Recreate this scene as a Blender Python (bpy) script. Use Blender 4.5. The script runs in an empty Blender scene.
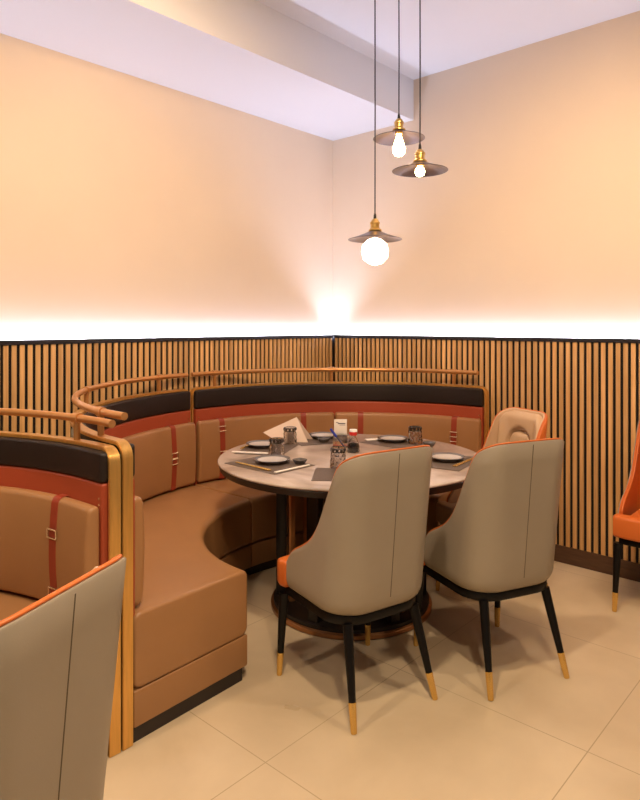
import bpy, bmesh, math, random
from mathutils import Vector, Matrix
random.seed(7)
PI = math.pi
R_ = math.radians
COL = bpy.context.scene.collection
SC = bpy.context.scene

# ------------------------------------------------------------------ materials
def new_mat(name):
    m = bpy.data.materials.new(name); m.use_nodes = True
    nt = m.node_tree
    return m, nt, nt.nodes['Principled BSDF']

def mat(name, col, rough=.5, metal=0., var=0., vscale=8., bump=0., bscale=200., coat=0., trans=0., ior=1.45, stretch=None, spec=None):
    m, nt, b = new_mat(name)
    b.inputs['Base Color'].default_value = (*col, 1)
    b.inputs['Roughness'].default_value = rough
    b.inputs['Metallic'].default_value = metal
    b.inputs['IOR'].default_value = ior
    if coat: b.inputs['Coat Weight'].default_value = coat; b.inputs['Coat Roughness'].default_value = .15
    if trans: b.inputs['Transmission Weight'].default_value = trans
    if spec is not None: b.inputs['Specular IOR Level'].default_value = spec
    if var or bump:
        tc = nt.nodes.new('ShaderNodeTexCoord')
        src = tc.outputs['Object']
        if stretch:
            mp = nt.nodes.new('ShaderNodeMapping'); mp.inputs['Scale'].default_value = stretch
            nt.links.new(src, mp.inputs['Vector']); src = mp.outputs['Vector']
        if var:
            n = nt.nodes.new('ShaderNodeTexNoise'); n.inputs['Scale'].default_value = vscale
            n.inputs['Detail'].default_value = 4
            nt.links.new(src, n.inputs['Vector'])
            r = nt.nodes.new('ShaderNodeValToRGB')
            r.color_ramp.elements[0].position = .3; r.color_ramp.elements[1].position = .7
            r.color_ramp.elements[0].color = (*[max(0, c*(1-var)) for c in col], 1)
            r.color_ramp.elements[1].color = (*[min(1, c*(1+var)) for c in col], 1)
            nt.links.new(n.outputs['Fac'], r.inputs['Fac'])
            nt.links.new(r.outputs['Color'], b.inputs['Base Color'])
        if bump:
            n2 = nt.nodes.new('ShaderNodeTexNoise'); n2.inputs['Scale'].default_value = bscale
            nt.links.new(src, n2.inputs['Vector'])
            bp = nt.nodes.new('ShaderNodeBump'); bp.inputs['Strength'].default_value = bump
            bp.inputs['Distance'].default_value = .002
            nt.links.new(n2.outputs['Fac'], bp.inputs['Height'])
            nt.links.new(bp.outputs['Normal'], b.inputs['Normal'])
    return m

def emit(name, col, s):
    m, nt, b = new_mat(name)
    b.inputs['Base Color'].default_value = (*col, 1)
    b.inputs['Emission Color'].default_value = (*col, 1)
    b.inputs['Emission Strength'].default_value = s
    return m

M = {}
M['wall'] = mat('wall_paint', (.83, .70, .555), .85, var=.02, vscale=2)
M['ceil'] = mat('ceiling_paint', (.80, .795, .80), .9)
M['tan'] = mat('tan_leather', (.36, .178, .072), .36, var=.05, vscale=5, bump=.12, bscale=350)
M['darkleather'] = mat('dark_brown_leather', (.014, .007, .005), .5, bump=.12, bscale=300)
M['redleather'] = mat('rust_leather', (.36, .060, .022), .42, bump=.1, bscale=300)
M['strap'] = mat('strap_leather', (.30, .042, .018), .45)
M['brass'] = mat('gold_trim', (.76, .43, .12), .30, metal=.75, var=.10, vscale=30, stretch=(3, 3, .25))
M['rail'] = mat('copper_rail', (.66, .33, .12), .3, metal=.7)
M['buckle'] = mat('pale_gold', (.9, .72, .48), .25, metal=.9)
M['black'] = mat('black_metal', (.005, .004, .004), .35, spec=.25)
M['plinth'] = mat('plinth_laminate', (.02, .013, .012), .4)
M['olive'] = mat('back_cloth', (.40, .35, .24), .6)
M['greige'] = mat('greige_leather', (.335, .280, .208), .42, var=.04, vscale=4, bump=.08, bscale=380)
M['orange'] = mat('orange_leather', (.62, .150, .028), .42, bump=.08, bscale=350)
M['beige'] = mat('beige_leather', (.58, .40, .25), .45, bump=.08, bscale=350)
M['seam'] = mat('seam_thread', (.12, .09, .06), .7)
M['legbrass'] = mat('leg_brass', (.80, .52, .16), .25, metal=.9)
M['edge'] = mat('table_edge', (.012, .008, .007), .35)
M['bronze'] = mat('bronze', (.42, .20, .085), .28, metal=.85)
M['lampbrass'] = mat('lamp_brass', (.75, .50, .16), .3, metal=.9)
M['shade'] = mat('shade_metal', (.16, .125, .13), .32, metal=.7)
M['cord'] = mat('cord_rubber', (.02, .018, .018), .6)
M['smoke'] = mat('smoky_glass', (.80, .77, .75), .03, trans=1., ior=1.48)
M['clear'] = mat('clear_glass', (.95, .95, .95), .02, trans=1., ior=1.45)
M['plate'] = mat('plate_glaze', (.46, .42, .40), .2)
M['platerim'] = mat('plate_rim_glaze', (.13, .12, .125), .25)
M['dish'] = mat('dish_glaze', (.10, .09, .088), .25)
M['mat'] = mat('placemat_weave', (.105, .075, .058), .65, var=.25, vscale=60, stretch=(1, 8, 1))
M['paper'] = mat('paper', (.82, .76, .70), .7)
M['napkin'] = mat('napkin_cloth', (.80, .64, .54), .8)
M['gold'] = mat('gold_chopstick', (.85, .60, .22), .25, metal=.85)
M['blue'] = mat('blue_plastic', (.015, .03, .35), .3)
M['ink'] = mat('print_ink', (.05, .05, .10), .7)
M['red'] = mat('red_plastic', (.60, .02, .02), .35)
M['white'] = mat('white_plastic', (.85, .82, .8), .4)
M['soy'] = mat('soy_sauce', (.02, .008, .004), .1)
M['basewood'] = mat('skirting_wood', (.085, .042, .022), .45, var=.2, vscale=10, stretch=(1, 1, 8))
M['backing'] = mat('panel_backing', (.006, .005, .005), .8)
M['cap'] = mat('panel_cap', (.018, .016, .020), .4)
M['led'] = emit('led_tape', (.62, .70, 1.0), 140)
M['bulbglow'] = emit('filament_glass', (1., .66, .32), 42)
M['globeglow'] = emit('globe_glass', (1., .80, .55), 22)

def slat_mat():
    m, nt, b = new_mat('slat_oak')
    g = nt.nodes.new('ShaderNodeNewGeometry')
    tc = nt.nodes.new('ShaderNodeTexCoord')
    mp = nt.nodes.new('ShaderNodeMapping'); mp.inputs['Scale'].default_value = (60, 60, 2.2)
    nt.links.new(tc.outputs['Object'], mp.inputs['Vector'])
    add = nt.nodes.new('ShaderNodeVectorMath'); add.operation = 'ADD'
    cm = nt.nodes.new('ShaderNodeCombineXYZ')
    mul = nt.nodes.new('ShaderNodeMath'); mul.operation = 'MULTIPLY'; mul.inputs[1].default_value = 37
    nt.links.new(g.outputs['Random Per Island'], mul.inputs[0])
    nt.links.new(mul.outputs[0], cm.inputs['Z'])
    nt.links.new(mp.outputs['Vector'], add.inputs[0]); nt.links.new(cm.outputs[0], add.inputs[1])
    n = nt.nodes.new('ShaderNodeTexNoise'); n.inputs['Scale'].default_value = 1.; n.inputs['Detail'].default_value = 6
    nt.links.new(add.outputs[0], n.inputs['Vector'])
    r = nt.nodes.new('ShaderNodeValToRGB')
    r.color_ramp.elements[0].position = .28; r.color_ramp.elements[1].position = .75
    r.color_ramp.elements[0].color = (.58, .315, .110, 1)
    r.color_ramp.elements[1].color = (.86, .53, .225, 1)
    nt.links.new(n.outputs['Fac'], r.inputs['Fac'])
    hs = nt.nodes.new('ShaderNodeHueSaturation')
    mr = nt.nodes.new('ShaderNodeMapRange'); mr.inputs['To Min'].default_value = .78; mr.inputs['To Max'].default_value = 1.15
    nt.links.new(g.outputs['Random Per Island'], mr.inputs['Value'])
    nt.links.new(mr.outputs[0], hs.inputs['Value'])
    nt.links.new(r.outputs['Color'], hs.inputs['Color'])
    nt.links.new(hs.outputs['Color'], b.inputs['Base Color'])
    b.inputs['Roughness'].default_value = .5
    return m
M['slat'] = slat_mat()

def floor_mat():
    m, nt, b = new_mat('floor_tiles')
    tc = nt.nodes.new('ShaderNodeTexCoord')
    mp = nt.nodes.new('ShaderNodeMapping'); mp.inputs['Location'].default_value = (-2.54/.745, 1.645/.745, 0)
    mp.inputs['Scale'].default_value = (1/.745, 1/.745, 1)
    nt.links.new(tc.outputs['Object'], mp.inputs['Vector'])
    br = nt.nodes.new('ShaderNodeTexBrick'); br.offset = 0; br.squash = 1
    br.inputs['Scale'].default_value = 1; br.inputs['Mortar Size'].default_value = .0026
    br.inputs['Brick Width'].default_value = 1; br.inputs['Row Height'].default_value = 1
    br.inputs['Mortar Smooth'].default_value = .1
    nt.links.new(mp.outputs['Vector'], br.inputs['Vector'])
    n = nt.nodes.new('ShaderNodeTexNoise'); n.inputs['Scale'].default_value = 2.2; n.inputs['Detail'].default_value = 7
    n.inputs['Distortion'].default_value = .2
    nt.links.new(tc.outputs['Object'], n.inputs['Vector'])
    r = nt.nodes.new('ShaderNodeValToRGB')
    r.color_ramp.elements[0].position = .3; r.color_ramp.elements[1].position = .72
    r.color_ramp.elements[0].color = (.53, .405, .255, 1)
    r.color_ramp.elements[1].color = (.70, .555, .37, 1)
    nt.links.new(n.outputs['Fac'], r.inputs['Fac'])
    nt.links.new(r.outputs['Color'], br.inputs['Color1']); nt.links.new(r.outputs['Color'], br.inputs['Color2'])
    br.inputs['Mortar'].default_value = (.43, .32, .19, 1)
    nt.links.new(br.outputs['Color'], b.inputs['Base Color'])
    mr = nt.nodes.new('ShaderNodeMapRange'); mr.inputs['To Min'].default_value = .24; mr.inputs['To Max'].default_value = .36
    nt.links.new(n.outputs['Fac'], mr.inputs['Value']); nt.links.new(mr.outputs[0], b.inputs['Roughness'])
    b.inputs['Specular IOR Level'].default_value = .4
    return m
M['floor'] = floor_mat()

def stone_mat():
    m, nt, b = new_mat('table_stone')
    tc = nt.nodes.new('ShaderNodeTexCoord')
    n = nt.nodes.new('ShaderNodeTexNoise'); n.inputs['Scale'].default_value = 3; n.inputs['Detail'].default_value = 8; n.inputs['Distortion'].default_value = 1.2
    nt.links.new(tc.outputs['Object'], n.inputs['Vector'])
    r = nt.nodes.new('ShaderNodeValToRGB')
    r.color_ramp.elements[0].color = (.30, .23, .185, 1); r.color_ramp.elements[1].color = (.50, .41, .35, 1)
    r.color_ramp.elements[0].position = .35; r.color_ramp.elements[1].position = .6
    nt.links.new(n.outputs['Fac'], r.inputs['Fac']); nt.links.new(r.outputs['Color'], b.inputs['Base Color'])
    b.inputs['Roughness'].default_value = .22
    return m
M['stone'] = stone_mat()

# ------------------------------------------------------------------ builders
def obj(name, bm, m, parent=None, angle=38, off=None):
    """link a bmesh as one mesh object; off is subtracted from its coordinates (to go from room to local space)"""
    if off is not None:
        bmesh.ops.translate(bm, verts=bm.verts, vec=-Vector(off))
    bmesh.ops.recalc_face_normals(bm, faces=bm.faces)
    me = bpy.data.meshes.new(name); bm.to_mesh(me); bm.free()
    for p in me.polygons: p.use_smooth = True
    me.set_sharp_from_angle(angle=R_(angle))
    me.materials.append(m)
    o = bpy.data.objects.new(name, me); COL.objects.link(o)
    if parent: o.parent = parent
    return o

def tag(o, label=None, cat=None, group=None, kind=None):
    if label: o['label'] = label
    if cat: o['category'] = cat
    if group: o['group'] = group
    if kind: o['kind'] = kind
    return o

def thing(name, label, cat, loc=(0, 0, 0), rz=0, group=None):
    o = bpy.data.objects.new(name, None); COL.objects.link(o)
    o.location = loc; o.rotation_euler = (0, 0, rz); o.empty_display_size = .1
    return tag(o, label, cat, group)

def copy_thing(root, loc, rz, label, group=None):
    r = root.copy(); COL.objects.link(r); r.location = loc; r.rotation_euler = (0, 0, rz)
    r['label'] = label
    if group: r['group'] = group
    for ch in list(root.children):
        c = ch.copy(); COL.objects.link(c); c.parent = r
        for g in list(ch.children):
            d = g.copy(); COL.objects.link(d); d.parent = c
    return r

def box(bm, c, s, bev=0, rz=0, seg=2):
    t = bmesh.new()
    bmesh.ops.create_cube(t, size=1)
    bmesh.ops.scale(t, vec=s, verts=t.verts)
    if bev: bmesh.ops.bevel(t, geom=list(t.edges), offset=bev, segments=seg, affect='EDGES', profile=.5)
    bmesh.ops.transform(t, matrix=Matrix.Translation(c) @ Matrix.Rotation(rz, 4, 'Z'), verts=t.verts)
    merge(bm, t)
    return bm

def merge(bm, t):
    mp = {v: bm.verts.new(v.co) for v in t.verts}
    for f in t.faces:
        try: bm.faces.new([mp[v] for v in f.verts])
        except ValueError: pass
    t.free()

def tube(bm, pts, rad, seg=10, caps=True):
    pts = [Vector(p) for p in pts]; n = len(pts)
    rads = rad if isinstance(rad, (list, tuple)) else [rad]*n
    rings = []; up = None
    for i, p in enumerate(pts):
        d = (pts[min(i+1, n-1)] - pts[max(i-1, 0)]).normalized()
        if up is None:
            up = Vector((0, 0, 1)) if abs(d.z) < .9 else Vector((1, 0, 0))
        a = d.cross(up).normalized(); b = a.cross(d).normalized(); up = b
        rings.append([bm.verts.new(p + (a*math.cos(2*PI*k/seg) + b*math.sin(2*PI*k/seg))*rads[i]) for k in range(seg)])
    for i in range(n-1):
        for k in range(seg):
            bm.faces.new((rings[i][k], rings[i][(k+1) % seg], rings[i+1][(k+1) % seg], rings[i+1][k]))
    if caps:
        bm.faces.new(rings[0][::-1]); bm.faces.new(rings[-1])
    return bm

def lathe(bm, prof, seg=48, c=(0, 0, 0)):
    c = Vector(c); rings = []
    for r, z in prof:
        if r < 1e-6: rings.append([bm.verts.new(c + Vector((0, 0, z)))])
        else: rings.append([bm.verts.new(c + Vector((r*math.cos(2*PI*k/seg), r*math.sin(2*PI*k/seg), z))) for k in range(seg)])
    for a, b in zip(rings, rings[1:]):
        if len(a) == 1 and len(b) == 1: continue
        for k in range(seg):
            j = (k+1) % seg
            if len(a) == 1: bm.faces.new((a[0], b[j], b[k]))
            elif len(b) == 1: bm.faces.new((a[k], a[j], b[0]))
            else: bm.faces.new((a[k], a[j], b[j], b[k]))
    return bm

def prism(bm, poly, z0, z1, bev=0, seg=3):
    t = bmesh.new()
    vs = [t.verts.new((x, y, z0)) for x, y in poly]
    f = t.faces.new(vs)
    ex = bmesh.ops.extrude_face_region(t, geom=[f])
    bmesh.ops.translate(t, vec=(0, 0, z1-z0), verts=[v for v in ex['geom'] if isinstance(v, bmesh.types.BMVert)])
    if bev:
        ed = [e for e in t.edges if abs(e.verts[0].co.z - e.verts[1].co.z) < 1e-6]
        bmesh.ops.bevel(t, geom=ed, offset=bev, segments=seg, affect='EDGES', profile=.5)
    merge(bm, t)
    return bm

def rounded_profile(r0, r1, z0, z1, rad, n=5, bulge=0.):
    """cross-section in (radius, height) with rounded corners, counter-clockwise"""
    pts = []
    for cx, cz, a0 in ((r1-rad, z0+rad, -90), (r1-rad, z1-rad, 0), (r0+rad, z1-rad, 90), (r0+rad, z0+rad, 180)):
        for k in range(n+1):
            a = R_(a0 + 90*k/n)
            pts.append((cx + rad*math.cos(a), cz + rad*math.sin(a)))
    if bulge:
        q = []
        for (r, z) in pts:
            t = (z-z0)/(z1-z0)
            q.append((r - bulge*math.sin(PI*min(1, max(0, t)))*(r1-r)/(r1-r0), z))
        pts = q
        # extra points on the inner face so the bulge reads
        i = 3*(n+1)
        a, b = pts[i-1], pts[i]
        extra = [(r0 - bulge*math.sin(PI*((z1-rad) + (z0+rad-(z1-rad))*k/6 - z0)/(z1-z0)), (z1-rad) + (z0+rad-(z1-rad))*k/6) for k in range(1, 6)]
        pts = pts[:i] + extra + pts[i:]
    return pts

def arc_sweep(bm, c, prof, t0, t1, n=None, endr=0.):
    """sweep a (radius, z) profile round the vertical axis at c from angle t0 to t1 (degrees); endr rounds the two ends"""
    rm = sum(p[0] for p in prof)/len(prof)
    rr = [p[0] for p in prof]; zz = [p[1] for p in prof]
    rc, zc = (max(rr)+min(rr))/2, (max(zz)+min(zz))/2
    hr, hz = (max(rr)-min(rr))/2, (max(zz)-min(zz))/2
    if n is None: n = max(4, int(abs(t1-t0)/2.5))
    ts = []
    if endr:
        da = math.degrees(endr/rm)
        ts += [(t0 + da*(1-math.cos(PI/2*k/5)), 1-math.sin(PI/2*k/5)) for k in range(5)]
        ts += [(t0 + da + (t1-t0-2*da)*k/n, 0) for k in range(n+1)]
        ts += [(t1 - da*(1-math.cos(PI/2*k/5)), 1-math.sin(PI/2*k/5)) for k in range(4, -1, -1)]
    else:
        ts = [(t0 + (t1-t0)*k/n, 0) for k in range(n+1)]
    rings = []
    for t, e in ts:
        ring = []
        for r, z in prof:
            if e:
                r = rc + (r-rc)*(1 - e*min(1, endr/hr)); z = zc + (z-zc)*(1 - e*min(1, endr/hz))
            ring.append(bm.verts.new((c[0] + r*math.cos(R_(t)), c[1] + r*math.sin(R_(t)), z)))
        rings.append(ring)
    m = len(prof)
    for a, b in zip(rings, rings[1:]):
        for k in range(m):
            bm.faces.new((a[k], a[(k+1) % m], b[(k+1) % m], b[k]))
    bm.faces.new(rings[0][::-1]); bm.faces.new(rings[-1])
    return bm

# ------------------------------------------------------------------ the room
PT = 1.325         # height of the slat panelling
CZ = 3.13          # ceiling
def structure(name, bm, m, parent=None, angle=30):
    o = obj(name, bm, m, parent, angle)
    if not parent: o['kind'] = 'structure'
    return o
structure('floor', box(bmesh.new(), (2.75, -3., -.05), (5.7, 6.2, .1)), M['floor'])
structure('wall_left', box(bmesh.new(), (-.06, -3., CZ/2), (.12, 6.2, CZ)), M['wall'])
structure('wall_right', box(bmesh.new(), (2.75, .06, CZ/2), (5.5, .12, CZ)), M['wall'])
structure('ceiling', box(bmesh.new(), (2.75, -3., CZ+.05), (5.7, 6.2, .1)), M['ceil'])
SOF = (.755, 2.845)
structure('trim_1', box(bmesh.new(), (SOF[0]/2, -3.05, (SOF[1]+CZ)/2), (SOF[0], 6.1, CZ-SOF[1])), M['ceil'])['label'] = 'boxed-in bulkhead along the top of the left wall'

def slat_panel(name, along_x, length, label):
    root = bpy.data.objects.new(name, None); COL.objects.link(root); root['kind'] = 'structure'; root['label'] = label
    def B(bm, s0, s1, d0, d1, z0, z1, bev=0):
        if along_x: return box(bm, ((s0+s1)/2, -(d0+d1)/2, (z0+z1)/2), (s1-s0, d1-d0, z1-z0), bev)
        return box(bm, ((d0+d1)/2, -(s0+s1)/2, (z0+z1)/2), (d1-d0, s1-s0, z1-z0), bev)
    st = .052 if along_x else .0
    obj('backing', B(bmesh.new(), st, length, .002, .032, .0, PT-.03), M['backing'], root)
    bm = bmesh.new(); k = 0
    s = .055
    while s + .026 < length:
        B(bm, s, s+.0240, .0315, .040, .10, PT-.024, .001); s += .0398
    obj('slat', bm, M['slat'], root)
    bm = bmesh.new()
    B(bm, st, length, .034, .046, PT-.024, PT)          # front lip
    B(bm, st, length, .002, .034, PT-.03, PT-.024)     # tray behind the lip
    obj('cap', bm, M['cap'], root)
    obj('led_strip', B(bmesh.new(), st, length, .008, .022, PT-.0235, PT-.019), M['led'], root)
    return root
slat_panel('trim_2', False, 6.0, 'oak slat panelling on black along the left wall')
slat_panel('trim_3', True, 5.4, 'oak slat panelling on black along the right wall')
structure('baseboard_left', box(bmesh.new(), (.033, -3.0, .05), (.022, 5.9, .1), .003), M['basewood'])
structure('baseboard_right', box(bmesh.new(), (2.75, -.033, .05), (5.3, .022, .1), .003), M['basewood'])

# ------------------------------------------------------------------ booth sofas
R_IN, R_OUT, ZT0, RZ0 = 1.25, 1.29, 1.014, 1.096
def frame_bm(c, t0, t1, ZT):
    bm = bmesh.new(); rm = 1.27; w = .013; cr = .055
    L = R_(t1-t0)*rm
    def path(ins):
        r = cr - ins; top = ZT - ins
        p = [(ins, 0.), (ins, .35), (ins, .7)]
        p += [(ins + r - r*math.cos(PI/2*k/7), top - r + r*math.sin(PI/2*k/7)) for k in range(8)]
        n = max(6, int((t1-t0)/2.5))
        a, b = ins + r, L - ins - r
        p += [(a + (b-a)*k/n, top) for k in range(1, n)]
        p += [(L - ins - r + r*math.sin(PI/2*k/7), top - r + r*math.cos(PI/2*k/7)) for k in range(8)]
        p += [(L - ins, .7), (L - ins, .35), (L - ins, 0.)]
        return p
    def P(s, z, r):
        t = R_(t0) + s/rm
        return bm.verts.new((c[0] + r*math.cos(t), c[1] + r*math.sin(t), z))
    rings = []
    for (so, zo), (si, zi) in zip(path(0), path(w)):
        rings.append([P(so, zo, R_IN), P(so, zo, R_OUT), P(si, zi, R_OUT), P(si, zi, R_IN)])
    for a, b in zip(rings, rings[1:]):
        for k in range(4): bm.faces.new((a[k], a[(k+1) % 4], b[(k+1) % 4], b[k]))
    bm.faces.new(rings[0]); bm.faces.new(rings[-1][::-1])
    bmesh.ops.recalc_face_normals(bm, faces=bm.faces)
    ed = [e for e in bm.edges if len(e.link_faces) == 2 and e.calc_face_angle(0) > R_(60)]
    bmesh.ops.bevel(bm, geom=ed, offset=.002, segments=2, affect='EDGES')
    return bm

def booth(label, c, t0, t1, cushions, posts, rail, group, ZT=ZT0, RZ=RZ0):
    """one free-standing length of curved banquette, t0..t1 degrees round the centre c"""
    tm = R_((t0+t1)/2)
    base = (c[0] + 1.05*math.cos(tm), c[1] + 1.05*math.sin(tm), 0)
    root = thing('booth_sofa', label, 'sofa', base, 0, group)
    def part(name, bm, m, parent=root, angle=38): return obj(name, bm, m, parent, angle, off=base)
    g = math.degrees(.004/1.2)
    d1 = math.degrees(.015/1.25)
    part('frame', frame_bm(c, t0, t1, ZT), M['brass'])
    part('back_panel', arc_sweep(bmesh.new(), c, [(1.262, .02), (1.284, .02), (1.284, ZT-.05), (1.262, ZT-.05)], t0+d1, t1-d1), M['olive'])
    part('red_band', arc_sweep(bmesh.new(), c, rounded_profile(1.232, 1.266, .40, .885, .010), t0+d1+.05, t1-d1-.05, endr=.006), M['redleather'])
    part('headrest', arc_sweep(bmesh.new(), c, rounded_profile(1.228, 1.266, .887, ZT-.014, .010), t0+d1-.03, t1-d1+.03, endr=.016), M['darkleather'])
    for a, b, straps in cushions:
        part('back_cushion', arc_sweep(bmesh.new(), c, rounded_profile(1.192, 1.234, .442, .814, .018, bulge=.012), a, b, endr=.016), M['tan'])
        for ta, buckles in straps:
            hw = math.degrees(.0185/1.19)
            # thin strap lying over the cushion front
            zs = [.444 + (.796-.444)*k/14 for k in range(15)]
            line = [(1.1925 - .012*math.sin(PI*(z-.442)/.372) - .0022, z) for z in zs]
            line += [(1.1925 - .0022 + .018*(1-math.cos(R_(a_))), .796 + .0205*math.sin(R_(a_))) for a_ in (20, 40, 60, 75, 90)] + [(1.234, .8165)]
            th = [(r+.0030, z-.0005) for r, z in line]
            st = part('strap', arc_sweep(bmesh.new(), c, line + th[::-1], ta-hw, ta+hw, n=3), M['strap'])
            for bz in buckles:
                bm = bmesh.new(); rb = 1.1925 - .012*math.sin(PI*(bz-.442)/.372) - .005
                hb = math.degrees(.024/1.19); h = .015
                def Q(t, z): return (c[0] + rb*math.cos(R_(t)), c[1] + rb*math.sin(R_(t)), z)
                for z_ in (-h, h): tube(bm, [Q(ta-hb, bz+z_), Q(ta, bz+z_), Q(ta+hb, bz+z_)], .0030, 6)
                for s_ in (-hb, hb): tube(bm, [Q(ta+s_, bz-h), Q(ta+s_, bz+h)], .0030, 6)
                part('buckle', bm, M['buckle'], st)
    bm = bmesh.new()
    arc_sweep(bm, c, rounded_profile(.722, 1.246, .176, .432, .030, n=6), t0+.05, t1-.05, endr=.012)
    part('seat_cushion', bm, M['tan'])
    part('seat_band', arc_sweep(bmesh.new(), c, rounded_profile(.724, 1.246, .052, .174, .006, n=2), t0+.1, t1-.1, endr=.004), M['tan'])
    part('plinth', arc_sweep(bmesh.new(), c, [(.748, 0), (1.246, 0), (1.246, .054), (.748, .054)], t0+.5, t1-.5), M['plinth'])
    def Q(t, z, r=1.27): return (c[0] + r*math.cos(R_(t)), c[1] + r*math.sin(R_(t)), z)
    n = int(abs(rail[1]-rail[0])/2)+2
    part('rail', tube(bmesh.new(), [Q(rail[0] + (rail[1]-rail[0])*k/n, RZ) for k in range(n+1)], .0135, 12), M['rail'])
    for tp in posts:
        p = part('rail_post', tube(bmesh.new(), [Q(tp, ZT-.001), Q(tp, RZ-.008)], .0115, 10), M['rail'])
        part('collar', tube(bmesh.new(), [Q(tp-.75, RZ), Q(tp+.75, RZ)], .0178, 12), M['rail'], p)
    # two little studs at each end of the red band
    for te in (t0+d1+.9, t1-d1-.9):
        bm = bmesh.new()
        for z_ in (.835, .815):
            tube(bm, [Q(te, z_, 1.234), Q(te, z_, 1.2295)], .004, 8)
        part('stud', bm, M['buckle'])
    return root

C1 = (1.35, -1.38); C2 = (1.35, -3.964)
GB = 'curved leather booth sofas'
booth('curved tan leather booth sofa along the slat walls behind the round table, straight far end', C1, 88.6, 182.0,
      [(89.3, 135.7, [(97.4, [.705, .675]), (127.5, [.60])]), (136.0, 181.5, [(146.0, [.60]), (173.5, [.755, .60])])],
      [99.0, 136.5, 173.6], (91.5, 181.3), GB)
booth('curved tan leather booth sofa with its open seat end beside the foreground floor', C1, 182.3, 272.7,
      [(182.8, 227.0, [(191.5, [.645, .61]), (219., [.62])]), (227.3, 271.4, [(236., [.62]), (262., [.62])])],
      [193.0, 227.0, 264.3], (183.0, 271.7), GB)
booth('curved tan leather booth sofa at the left edge, backing onto the larger booth', C2, 87.3, 178.0,
      [(88.5, 133.0, [(98.3, [.695, .495]), (125., [.62])]), (133.3, 176.6, [(142., [.62]), (168., [.62])])],
      [98.0, 133.0, 168.], (88.3, 177.0), GB, ZT=1.000, RZ=1.076)

# ------------------------------------------------------------------ chairs
ZB = .362
HP = [(.15, .478), (.14, .498), (.11, .525), (.05, .553), (0, .582), (-.04, .617), (-.075, .675), (-.10, .755), (-.12, .838), (-.14, .886), (-.16, .911), (-.185, .927), (-.208, .939), (-.228, .948), (-.246, .954), (-.27, .954)]
def plan(u, z, off=0.):
    """point of the chair shell's plan curve at height z, u from -1 (front left) through 0 (back) to 1 (front right)"""
    t = (z-ZB)/.59; a = abs(u); s = 1 if u >= 0 else -1
    w = .226 - .012*t - off; yb = -.212 - .058*t + off; rc = max(.03, .135 - .035*t - off*.6); yf = .15
    if a <= .15: x, y = (w-rc)*a/.15, yb
    elif a <= .55:
        p = (a-.15)/.4*PI/2
        x, y = w-rc + rc*math.sin(p), yb + rc - rc*math.cos(p)
    else:
        k = (a-.55)/.45
        x, y = w, yb + rc + (yf - yb - rc)*k
    return x*s, y
def rim(u):
    y = plan(u, .67)[1]
    for (ya, ha), (yb_, hb) in zip(HP, HP[1:]):
        if yb_ <= y <= ya:
            k = (ya-y)/(ya-yb_)
            return ha + (hb-ha)*k
    return HP[0][1] if y > 0 else HP[-1][1]
US = [-1 + 2*k/72 for k in range(73)]
_rim = [rim(u) for u in US]
for _ in range(2):
    _rim = [_rim[0]] + [(_rim[i-1] + 2*_rim[i] + _rim[i+1])/4 for i in range(1, 72)] + [_rim[-1]]
RIM = dict(zip(US, _rim))
def shell(bm, rows):
    """rows: (offset, fraction of the height, extra z); a closed loop of rows makes a solid"""
    grid = []
    for off, v, dz, zb in rows:
        line = []
        for u in US:
            z = zb + v*(RIM[u]-zb) + dz
            x, y = plan(u, z, off); line.append(bm.verts.new((x, y, z)))
        grid.append(line)
    m = len(grid)
    for i in range(m):
        a, b = grid[i], grid[(i+1) % m]
        for k in range(len(US)-1): bm.faces.new((a[k], a[k+1], b[k+1], b[k]))
    bm.faces.new([g[0] for g in grid]); bm.faces.new([g[-1] for g in grid][::-1])
    return bm

def pad_mesh(bm, hw, z0, z1, hfun, top_r, base_off=.024, nx=40, nz=40):
    """a soft pad standing on the inside of the back; hfun gives its thickness"""
    front, back = [], []
    for j in range(nz+1):
        z = z0 + (z1-z0)*j/nz
        d = max(0, z - (z1-top_r))
        w = hw - top_r + math.sqrt(max(0, top_r**2 - d*d)) if d > 0 else hw
        rf, rb = [], []
        for i in range(nx+1):
            x = -w + 2*w*i/nx
            t = (z-ZB)/.59
            W = .226 - .012*t - base_off; yb = -.212 - .058*t + base_off; rc = max(.03, .135-.035*t-base_off*.6)
            e = min(max(0, abs(x)-(W-rc)), rc*.97)
            y0 = yb + rc - math.sqrt(rc*rc - e*e)
            ed = min(min(i, nx-i)/3., min(j, nz-j)/3., 1.)
            ed = math.sqrt(max(0, 1-(1-ed)**2))
            rb.append(bm.verts.new((x, y0-.004, z)))
            rf.append(bm.verts.new((x, y0 + .002 + hfun(x, z)*ed, z)))
        front.append(rf); back.append(rb)
    for A, flip in ((front, False), (back, True)):
        for j in range(nz):
            for i in range(nx):
                q = (A[j][i], A[j][i+1], A[j+1][i+1], A[j+1][i])
                bm.faces.new(q[::-1] if flip else q)
    for j in range(nz):
        bm.faces.new((front[j][0], front[j+1][0], back[j+1][0], back[j][0]))
        bm.faces.new((front[j][nx], back[j][nx], back[j+1][nx], front[j+1][nx]))
    for i in range(nx):
        bm.faces.new((front[0][i], back[0][i], back[0][i+1], front[0][i+1]))
        bm.faces.new((front[nz][i], front[nz][i+1], back[nz][i+1], back[nz][i]))
    return bm
def sstep(a, b, x):
    t = min(1, max(0, (x-a)/(b-a))); return t*t*(3-2*t)
def arch_h(x, z):
    # recessed arch: half width .075, crown at z .845
    zc = .752
    d = math.hypot(x, max(0, z-zc)) - .104
    return .010 + .032*sstep(-.004, .014, d)

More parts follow.
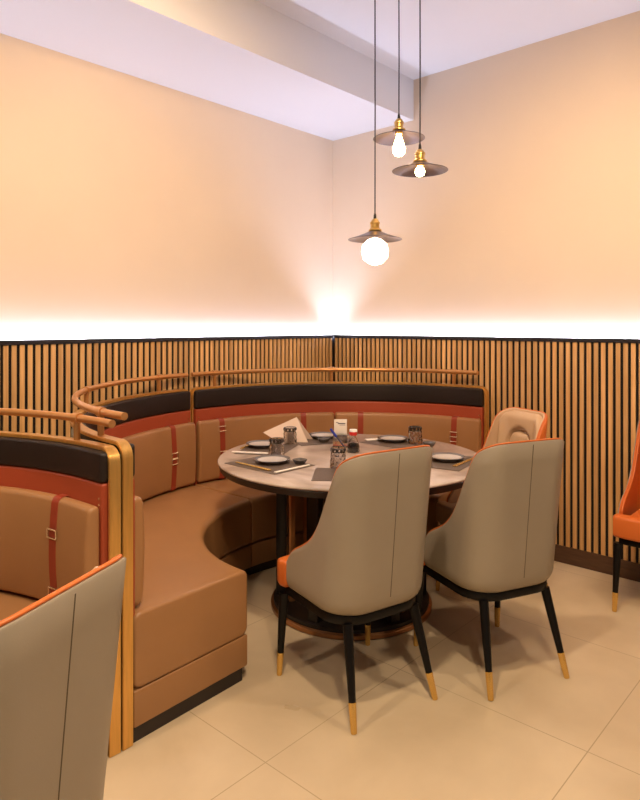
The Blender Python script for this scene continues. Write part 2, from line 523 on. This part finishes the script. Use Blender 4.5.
def make_chair(label, loc, rz, group, inner='beige', outer='greige', edge='orange', cushion='orange'):
    root = thing('dining_chair', label, 'chair', loc, rz, group)
    N = 7
    rows = [(.026, 0, 0, ZB), (.017, 0, .006, ZB), (.008, 0, .018, ZB), (.002, 0, .036, ZB), (0, 0, .055, ZB)]
    rows += [(0, k/N, 0, ZB+.055) for k in range(1, N)] + [(0, 1, -.004, ZB), (.003, 1, 0, ZB), (.010, 1, 0, ZB), (.0125, 1, -.004, ZB)]
    rows += [(.0125, k/N, 0, ZB+.055) for k in range(N-1, -1, -1)] + [(.030, 0, .004, ZB)]
    obj('shell', shell(bmesh.new(), rows), M[outer], root, 50)
    z0 = .42
    rows = [(.0135, k/N, -.013*k/N, z0) for k in range(N+1)] + [(.0225, k/N, -.013*k/N, z0) for k in range(N, -1, -1)]
    obj('lining', shell(bmesh.new(), rows), M[inner], root, 50)
    rows = [(.0130, 1, -.0125, z0), (.0130, 1, .001, z0), (.0145, 1, .0025, z0), (.018, 1, .0035, z0), (.0215, 1, .0022, z0), (.0235, 1, -.001, z0), (.0235, 1, -.0125, z0)]
    obj('rim', shell(bmesh.new(), rows), M[edge], root, 50)
    pts = []
    for u in US:
        x, y = plan(u, RIM[u], .010); pts.append((x, y, RIM[u]+.003))
    x, y = plan(-1, ZB+.02, .008)
    pts = [(x, y+.002, ZB+.03), (x, y+.002, ZB+.07)] + pts + [(-x, y+.002, ZB+.07), (-x, y+.002, ZB+.03)]
    obj('piping', tube(bmesh.new(), pts, .0038, 8), M['orange'], root, 60)
    zs = [.415 + (.943-.415)*k/10 for k in range(11)]
    obj('back_seam', tube(bmesh.new(), [(0, plan(0, z, .0005)[1], z) for z in zs], .0018, 6), M['seam'], root)
    obj('back_pad', pad_mesh(bmesh.new(), .176, .468, .944, arch_h, .07), M[inner], root, 60)
    obj('lumbar_pad', pad_mesh(bmesh.new(), .092, .468, .843, lambda x, z: .028, .070, base_off=.034), M[inner], root, 60)
    poly = [(-.228, .156), (-.235, .190), (-.226, .220), (-.17, .231), (0, .235), (.17, .231), (.226, .220), (.235, .190), (.228, .156), (.170, .150), (.168, -.03), (.15, -.10), (.11, -.140), (.06, -.152), (-.06, -.152), (-.11, -.140), (-.15, -.10), (-.168, -.03), (-.170, .150)]
    obj('seat', prism(bmesh.new(), poly, .364, .470, .016), M[cushion], root, 45)
    poly = [plan(u, ZB, .018) for u in US[::2]]
    poly = poly + [(.208, .185), (.18, .204), (-.18, .204), (-.208, .185)]
    obj('seat_frame', prism(bmesh.new(), poly, .331, .3635, .004, 2), M['black'], root, 40)
    for (tx, ty, fx, fy) in ((.211, .194, .221, .213), (-.211, .194, -.221, .213), (.153, -.165, .187, -.25), (-.153, -.165, -.187, -.25)):
        top, foot = Vector((tx, ty, .334)), Vector((fx, fy, 0))
        k = lambda t: top.lerp(foot, t)
        lg = obj('leg', tube(bmesh.new(), [k(0), k(.36), k(.725)], [.0185, .0165, .0128], 14), M['black'], root, 45)
        obj('ferrule', tube(bmesh.new(), [k(.72), k(.985), k(1)], [.0140, .0112, .0102], 14), M['legbrass'], lg, 45)
    return root

A_ = R_(42.2); sa, ca = math.sin(A_), math.cos(A_)
def heading(deg): return R_(deg-90)       # the chair faces its local +y
GC = 'high-backed dining chairs'
ch = make_chair('greige high-backed dining chair with black legs at the table front, nearest the sofa end', (1.721, -1.843, 0), heading(165.0), GC)
for loc, hd, lab in (
        ((2.016, -1.321, 0), 156., 'greige dining chair seen from behind, second at the round table from the sofa end'),
        ((2.014, -3.372, 0), -156., 'large foreground dining chair back cut by the bottom left corner')):
    copy_thing(ch, loc, heading(hd), lab)
make_chair('orange-backed dining chair with beige padded inside, between table and slat wall', (1.745, -.765, 0), heading(-114.), GC, 'beige', 'orange', 'beige', 'beige').scale = (.86, .94, .995)
make_chair('orange-seated dining chair cut by the right edge, apart from the round table', (2.481, -0.288, 0), heading(-88.8), GC, 'orange')

# ------------------------------------------------------------------ table
TX, TY, TZ = 1.243, -1.288, .738
tb = thing('round_table', 'round stone-topped dining table set for a meal inside the curved booth', 'table', (TX, TY, 0))
obj('tabletop', lathe(bmesh.new(), [(0, TZ-.013), (.660, TZ-.013), (.666, TZ-.010), (.667, TZ-.006), (.664, TZ-.0015), (.657, TZ), (0, TZ)], 96), M['stone'], tb, 50)
obj('edge_band', lathe(bmesh.new(), [(0, TZ-.0455), (.645, TZ-.0455), (.656, TZ-.042), (.663, TZ-.016), (.661, TZ-.0132), (0, TZ-.0132)], 96), M['edge'], tb, 40)
bm = bmesh.new()
NR = 40; ring = []
prof = []
for k in range(NR*2):
    r = .225 if k % 2 else .212
    prof.append((r*math.cos(PI*k/NR), r*math.sin(PI*k/NR)))
obj('drum', prism(bm, prof, .046, TZ-.045), M['edge'], tb, 20)
obj('base_plate', lathe(bmesh.new(), [(0, .026), (.390, .026), (.390, .044), (.378, .048), (0, .048)], 72), M['edge'], tb, 40)
obj('base_ring', lathe(bmesh.new(), [(.10, .0), (.397, .0), (.404, .006), (.404, .022), (.397, .027), (.10, .027)], 72), M['bronze'], tb, 40)
for k in range(6):
    a = R_(222 + 60*k)
    bm = box(bmesh.new(), (.352*math.cos(a), .352*math.sin(a), (.046+TZ-.045)/2), (.05, .05, TZ-.045-.046), .003, a)
    ps = obj('post', bm, M['edge'], tb)
    b2 = a + R_(17)
    bm = box(bmesh.new(), (.310*math.cos(b2), .310*math.sin(b2), (.046+TZ-.045)/2), (.03, .028, TZ-.045-.047), .002, b2)
    obj('bronze_strip', bm, M['bronze'], ps)

# ------------------------------------------------------------------ on the table
def placemat(x, y, sx, sy, rz, label):
    t = obj('placemat', box(bmesh.new(), (0, 0, .0012), (sx, sy, .0022), .0006, 0, 1), M['mat'])
    t.location = (x, y, TZ+.0002); t.rotation_euler = (0, 0, R_(rz))
    return tag(t, label, 'placemat', 'woven brown placemats')
PM = TZ + .0026
placemat(1.080, -1.700, .35, .26, 0, 'brown placemat under the nearest plate at the table front left')
placemat(.800, -1.450, .25, .32, 28, 'brown placemat under the left plate beside the sofa')
placemat(.830, -1.060, .26, .32, -28, 'brown placemat behind the propped white napkin')
placemat(1.205, -.840, .34, .25, 0, 'brown placemat at the far side of the table before the red strap')
placemat(1.665, -1.080, .26, .34, 10, 'brown placemat under the plate with gold chopsticks at the right')
placemat(1.500, -1.610, .32, .24, 38, 'brown placemat under the tumbler beside the nearest chair back')

def make_plate(label, loc):
    r = thing('plate', label, 'plate', loc, 0, 'pale plates with dark rims')
    obj('dish_well', lathe(bmesh.new(), [(0, 0), (.050, 0), (.052, .004), (.072, .013), (.071, .0155), (.050, .0075), (0, .0065)], 48), M['plate'], r, 40)
    obj('rim', lathe(bmesh.new(), [(.0715, .0128), (.086, .0185), (.0872, .0205), (.086, .0215), (.0715, .0162), (.0715, .0128)], 48), M['platerim'], r, 50)
    return r
pl = make_plate('pale dark-rimmed plate nearest the front left edge of the table', (1.070, -1.672, PM))
for loc, lab in (((.735, -1.430, PM), 'pale dark-rimmed plate beside the sofa behind the front plate'),
                 ((.800, -1.005, PM), 'pale dark-rimmed plate to the right of the propped napkin'),
                 ((1.165, -.820, PM), 'pale dark-rimmed plate left of the far tumbler'),
                 ((1.660, -1.060, PM), 'pale dark-rimmed plate between the two chair backs')):
    copy_thing(pl, loc, 0, lab)

def make_dish(label, loc):
    bm = bmesh.new()
    def ring(r, z):
        return [bm.verts.new((r*(abs(math.cos(a))**.55)*(1 if math.cos(a) >= 0 else -1), r*(abs(math.sin(a))**.55)*(1 if math.sin(a) >= 0 else -1), z)) for a in [2*PI*k/32 for k in range(32)]]
    rs = [ring(r, z) for r, z in ((.002, 0), (.019, 0), (.031, .020), (.0298, .0215), (.0275, .020), (.0175, .005), (.002, .0045))]
    for a, b in zip(rs, rs[1:]):
        for k in range(32): bm.faces.new((a[k], a[(k+1) % 32], b[(k+1) % 32], b[k]))
    bm.faces.new(rs[0][::-1]); bm.faces.new(rs[-1])
    o = obj('sauce_dish', bm, M['dish']); o.location = loc
    return tag(o, label, 'dish', 'small dark sauce dishes')
d0 = make_dish('small dark sauce dish beside the nearest plate', (1.185, -1.600, PM))
for loc, lab in (((.895, -1.105, PM), 'small dark sauce dish before the plate beside the napkin'),
                 ((1.395, -.800, TZ+.0005), 'small dark sauce dish right of the far tumbler')):
    d = d0.copy(); COL.objects.link(d); d.location = loc; d['label'] = lab

def make_tumbler(label, loc):
    bm = bmesh.new(); n = 12
    # cut-glass tumbler standing upside down: lattice-cut outside, smooth inside
    rows = []
    levels = [(.0375, 0.), (.0385, .004), (.038, .016), (.0372, .029), (.0364, .042), (.0356, .055), (.0345, .068), (.0335, .076), (.0335, .0885), (.031, .0915)]
    for i, (r, z) in enumerate(levels):
        sh = .5*(i % 2) if 1 <= i <= 6 else 0
        rows.append([bm.verts.new((r*(1.0 + (.085 if (1 < i < 7 and k % 2 == 0) else 0))*math.cos(2*PI*(k+sh)/n), r*(1.0 + (.085 if (1 < i < 7 and k % 2 == 0) else 0))*math.sin(2*PI*(k+sh)/n), z)) for k in range(n)])
    for r, z in ((0, .0905),):
        rows.append([bm.verts.new((0, 0, z))])
    for i in range(len(rows)-1):
        a, b = rows[i], rows[i+1]
        for k in range(n):
            j = (k+1) % n
            if len(b) == 1: bm.faces.new((a[k], a[j], b[0]))
            elif 1 <= i <= 5:
                if i % 2: bm.faces.new((a[k], a[j], b[j])) ; bm.faces.new((a[k], b[j], b[k]))
                else: bm.faces.new((a[k], a[j], b[k])); bm.faces.new((a[j], b[j], b[k]))
            else: bm.faces.new((a[k], a[j], b[j], b[k]))
    inner = [[bm.verts.new((r*math.cos(2*PI*k/n), r*math.sin(2*PI*k/n), z)) for k in range(n)] for r, z in ((.034, 0.), (.0325, .03), (.030, .070))]
    top = bm.verts.new((0, 0, .074))
    for a, b in zip(inner, inner[1:]):
        for k in range(n): bm.faces.new((a[k], b[k], b[(k+1) % n], a[(k+1) % n]))
    for k in range(n):
        bm.faces.new((inner[-1][k], top, inner[-1][(k+1) % n]))
        bm.faces.new((rows[0][k], inner[0][k], inner[0][(k+1) % n], rows[0][(k+1) % n]))
    r = thing('tumbler', label, 'glass', loc, 0, 'upturned cut-glass tumblers')
    obj('glass_body', bm, M['smoke'], r, 12)
    bm = lathe(bmesh.new(), [(.0342, .0895), (.0358, .0900), (.0358, .0918), (.0330, .0925), (.0342, .0895)], 32)
    for k in range(11):
        a = 2*PI*k/11
        box(bm, (.0352*math.cos(a), .0352*math.sin(a), .083), (.0032, .0130, .0125), .0008, a)
    obj('foot_band', bm, M['edge'], r, 40)
    return r
tu = make_tumbler('upturned cut-glass tumbler just behind the nearest plate', (.985, -1.560, TZ+.001))
for loc, lab in (((.785, -1.265, TZ+.001), 'upturned cut-glass tumbler in front of the propped napkin'),
                 ((1.372, -1.539, PM), 'upturned cut-glass tumbler beside the nearest chair back'),
                 ((1.296, -.790, PM), 'upturned cut-glass tumbler at the far side of the table')):
    copy_thing(tu, loc, random.random(), lab)

def stick_pair(name, p0, p1, z, m, label, gap=.011, r0=.0034, r1=.0022):
    for s in (-1, 1):
        a, b = Vector((*p0, z)), Vector((*p1, z))
        d = (b-a).normalized(); nrm = Vector((-d.y, d.x, 0))*gap/2*s
        base = (a+b)/2
        t = obj(name, tube(bmesh.new(), [a+nrm*1.0-base, b+nrm*.8-base], [r0, r1], 8), m)
        t.location = base
        tag(t, label[0] if s < 0 else label[1], 'chopstick', 'gold chopsticks')
stick_pair('chopstick', (1.190, -1.800), (.945, -1.790), PM+.0036, M['gold'], ('gold chopstick on the nearest placemat, outer of the pair', 'gold chopstick on the nearest placemat, inner of the pair'))
stick_pair('chopstick', (1.765, -1.170), (1.742, -.945), PM+.0036, M['gold'], ('gold chopstick right of the plate between the chairs, farther from that plate', 'gold chopstick right of the plate between the chairs, nearer that plate'))
stick_pair('chopstick', (.700, -1.545), (.650, -1.440), TZ+.0040, M['gold'], ('short gold chopstick left of the plate beside the sofa, outer one', 'short gold chopstick left of the plate beside the sofa, inner one'))

def sleeve(p0, p1, w, label, z=PM):
    a, b = Vector((*p0, 0)), Vector((*p1, 0)); d = b-a
    t = obj('paper_sleeve', box(bmesh.new(), (0, 0, .003), (d.length, w, .005), .0015, 0, 2), M['paper'])
    t.location = ((a.x+b.x)/2, (a.y+b.y)/2, z+.0003); t.rotation_euler = (0, 0, math.atan2(d.y, d.x))
    tag(t, label, 'paper sleeve', 'white paper cutlery sleeves')
sleeve((1.238, -1.815), (1.246, -1.600), .014, 'white paper sleeve along the front edge of the nearest placemat')
sleeve((.735, -1.640), (.905, -1.545), .022, 'white paper sleeve in front of the left plate beside the sofa')
sleeve((1.040, -.905), (1.120, -.750), .040, 'white paper sleeve left of the far plate')

# propped napkin
def cam_pt(X, D, z):
    return Vector((3.30 + ca*X - sa*D, -3.79 + sa*X + ca*D, z))
nb = cam_pt(-.17, 3.66, TZ)
bm = bmesh.new()
def sheet(bm, pts, th):
    n = (pts[1]-pts[0]).cross(pts[2]-pts[0]).normalized()*th
    a = [bm.verts.new(p) for p in pts]; b = [bm.verts.new(p+n) for p in pts]
    bm.faces.new(a[::-1]); bm.faces.new(b)
    for i in range(len(pts)):
        j = (i+1) % len(pts); bm.faces.new((a[i], a[j], b[j], b[i]))
ap = cam_pt(-.133, 3.655, .874); lt = cam_pt(-.325, 3.66, .785); rb = cam_pt(-.067, 3.60, TZ+.001); lb = cam_pt(-.235, 3.615, TZ+.001)
rk = cam_pt(-.04, 3.70, TZ+.001); lk = cam_pt(-.20, 3.74, TZ+.001)
sheet(bm, [lb, rb, ap, lt], .003)
sheet(bm, [lk, lt, ap, rk][::-1], .003)
np_ = obj('napkin', bm, M['napkin'], None, 30, off=nb); np_.location = nb
tag(np_, 'pale folded napkin propped up in a point on the table', 'napkin')

# card stand, pen, sauce bottle
cs = thing('card_stand', 'small clear stand holding a white card in the table centre', 'card stand', (1.048, -1.144, TZ+.0005), A_)
bm = bmesh.new()
box(bm, (0, 0, .003), (.080, .045, .006), .001); box(bm, (0, -.012, .040), (.076, .003, .068), .001); box(bm, (0, .012, .040), (.076, .003, .068), .001)
obj('acrylic_holder', bm, M['clear'], cs)
obj('card', box(bmesh.new(), (.002, 0, .106), (.070, .004, .088), .001), M['paper'], cs)
bm = bmesh.new(); box(bm, (.008, -.0026, .127), (.040, .0006, .005)); box(bm, (-.016, -.0026, .133), (.014, .0006, .003)); box(bm, (.012, -.0026, .119), (.030, .0006, .002))
obj('card_print', bm, M['ink'], cs)

pf = cam_pt(.137, 3.42, TZ); pt = cam_pt(.056, 3.445, .842)
pn = thing('pen', 'blue capped pen leaning against the white card stand', 'pen', pf)
d = pt - pf
obj('pen_barrel', tube(bmesh.new(), [Vector((0, 0, .004)), d*.06+Vector((0, 0, .003)), d*.62], [.0015, .0038, .0040], 10), M['ink'], pn)
obj('pen_cap', tube(bmesh.new(), [d*.60, d*.98, d], [.0068, .0066, .004], 12), M['blue'], pn)

sb = thing('sauce_bottle', 'glass sauce cruet with red and white cap in the table centre', 'bottle', (1.190, -1.205, TZ+.0005))
obj('bottle_glass', lathe(bmesh.new(), [(0, 0), (.030, 0), (.033, .006), (.033, .030), (.026, .055), (.014, .078), (.012, .090), (.010, .090), (.012, .078), (.024, .054), (.0312, .030), (.031, .007), (.028, .003), (0, .003)], 32), M['clear'], sb)
obj('sauce', lathe(bmesh.new(), [(0, .004), (.0278, .004), (.0302, .008), (.0304, .030), (.0262, .044), (0, .044)], 32), M['soy'], sb)
obj('cap', lathe(bmesh.new(), [(.0, .088), (.019, .088), (.020, .090), (.020, .106), (0, .106)], 32), M['red'], sb)
obj('cap_top', lathe(bmesh.new(), [(0, .1063), (.0205, .1063), (.0205, .116), (.019, .118), (0, .118)], 32), M['white'], sb)

# ------------------------------------------------------------------ pendant lamps
def pendant(loc, zs, kind, label):
    """zs = height of the shade's rim"""
    r = thing('pendant_lamp', label, 'pendant lamp', (loc[0], loc[1], zs), 0, 'bare-bulb pendant lamps')
    prof = [(.024, .044), (.030, .039), (.060, .026), (.100, .011), (.130, .002), (.1315, .0), (.130, -.001), (.100, .0080), (.060, .0225), (.028, .0355), (.022, .0385)]
    obj('lamp_shade', lathe(bmesh.new(), prof + [prof[0]], 64), M['shade'], r, 50)
    obj('socket', lathe(bmesh.new(), [(0, .022), (.019, .022), (.019, .040), (.032, .0425), (.032, .048), (.026, .052), (.0215, .058), (.0215, .074), (.0245, .076), (.0245, .084), (.0205, .087), (.0165, .096), (.010, .101), (0, .101)], 32), M['lampbrass'], r, 35)
    obj('cord_grip', lathe(bmesh.new(), [(0, .100), (.0075, .100), (.0065, .118), (.004, .128), (0, .128)], 16), M['cord'], r)
    top = CZ - zs
    obj('cord', tube(bmesh.new(), [(0, 0, .127), (.001, 0, .5*top), (0, 0, top-.02)], .0032, 8), M['cord'], r)
    obj('canopy', lathe(bmesh.new(), [(0, top-.022), (.045, top-.022), (.048, top-.018), (.048, top), (0, top)], 32), M['cord'], r)
    if kind == 'globe':
        bm = bmesh.new()
        bmesh.ops.create_icosphere(bm, subdivisions=2, radius=.068)
        bmesh.ops.translate(bm, vec=(0, 0, -.058), verts=bm.verts)
        obj('globe', bm, M['globeglow'], r, 5)
    elif kind == 'drop':
        obj('bulb', lathe(bmesh.new(), [(.012, .0225), (.014, .008), (.020, -.010), (.028, -.034), (.032, -.055), (.030, -.072), (.020, -.086), (0, -.092)], 32), M['bulbglow'], r)
    else:
        obj('bulb', lathe(bmesh.new(), [(.010, .0225), (.012, .018), (.020, .008), (.0235, -.004), (.020, -.018), (.012, -.025), (0, -.0275)], 32), M['bulbglow'], r)
    return r
pendant((1.403, -1.299), 1.816, 'globe', 'lowest hanging pendant lamp, with a glowing faceted globe')
pendant((1.408, -1.105), 2.349, 'drop', 'highest pendant lamp, with a long teardrop bulb')
pendant((1.615, -1.227), 2.130, 'small', 'right-hand pendant lamp at middle height, with a small round bulb')

# ------------------------------------------------------------------ lights
def lamp(kind, name, loc, energy, col, **kw):
    l = bpy.data.lights.new(name, kind); l.energy = energy; l.color = col
    for k, v in kw.items(): setattr(l, k, v)
    o = bpy.data.objects.new(name, l); COL.objects.link(o); o.location = loc
    return o
def aim(o, target):
    o.rotation_euler = (Vector(target)-o.location).to_track_quat('-Z', 'Y').to_euler()
WARM = (1., .78, .54)
for i, (x, y, e, tgt, ang) in enumerate([
        (2.30, -2.75, 150, (2.2, -2.7, 0), 95),
        (3.20, -1.60, 70, (3.0, -1.7, 0), 95),
        (1.30, -4.30, 120, (1.2, -4.1, 0), 110),
        (3.60, -3.60, 170, (3.3, -3.4, 0), 110)]):
    o = lamp('SPOT', 'ceiling_downlight', (x, y, CZ-.03), e, WARM, spot_size=R_(ang), spot_blend=.6, shadow_soft_size=.07)
    aim(o, tgt)
for (loc, tgt, e) in (((2.10, -2.85, 2.80), (0, -1.75, 1.55), 205), ((2.65, -2.05, 2.80), (1.95, 0, 1.50), 190)):
    o = lamp('SPOT', 'wall_washer', loc, e, (1., .69, .42), spot_size=R_(92), spot_blend=1., shadow_soft_size=.16)
    aim(o, tgt)
w = bpy.data.worlds.new('room_ambient'); SC.world = w; w.use_nodes = True
w.node_tree.nodes['Background'].inputs[0].default_value = (1., .84, .70, 1)
w.node_tree.nodes['Background'].inputs[1].default_value = .14

# ------------------------------------------------------------------ camera
cd = bpy.data.cameras.new('camera'); cam = bpy.data.objects.new('camera', cd); COL.objects.link(cam)
cam.location = (3.30, -3.79, 1.40); cam.rotation_euler = (R_(90), 0, A_)
cd.sensor_fit = 'HORIZONTAL'; cd.sensor_width = 36; cd.lens = 36
cd.shift_x = 0; cd.shift_y = -75/640
cd.clip_start = .05
SC.camera = cam
vs = SC.view_settings
SC.display_settings.display_device = 'sRGB'
vs.view_transform = 'Standard'; vs.look = 'None'; vs.gamma = 1; vs.use_curve_mapping = False
vs.exposure = 0
SC.cycles.use_denoising = True
SC.cycles.max_bounces = 10
SC.cycles.transmission_bounces = 10
SC.cycles.sample_clamp_indirect = 8
SC.cycles.caustics_reflective = False; SC.cycles.caustics_refractive = False
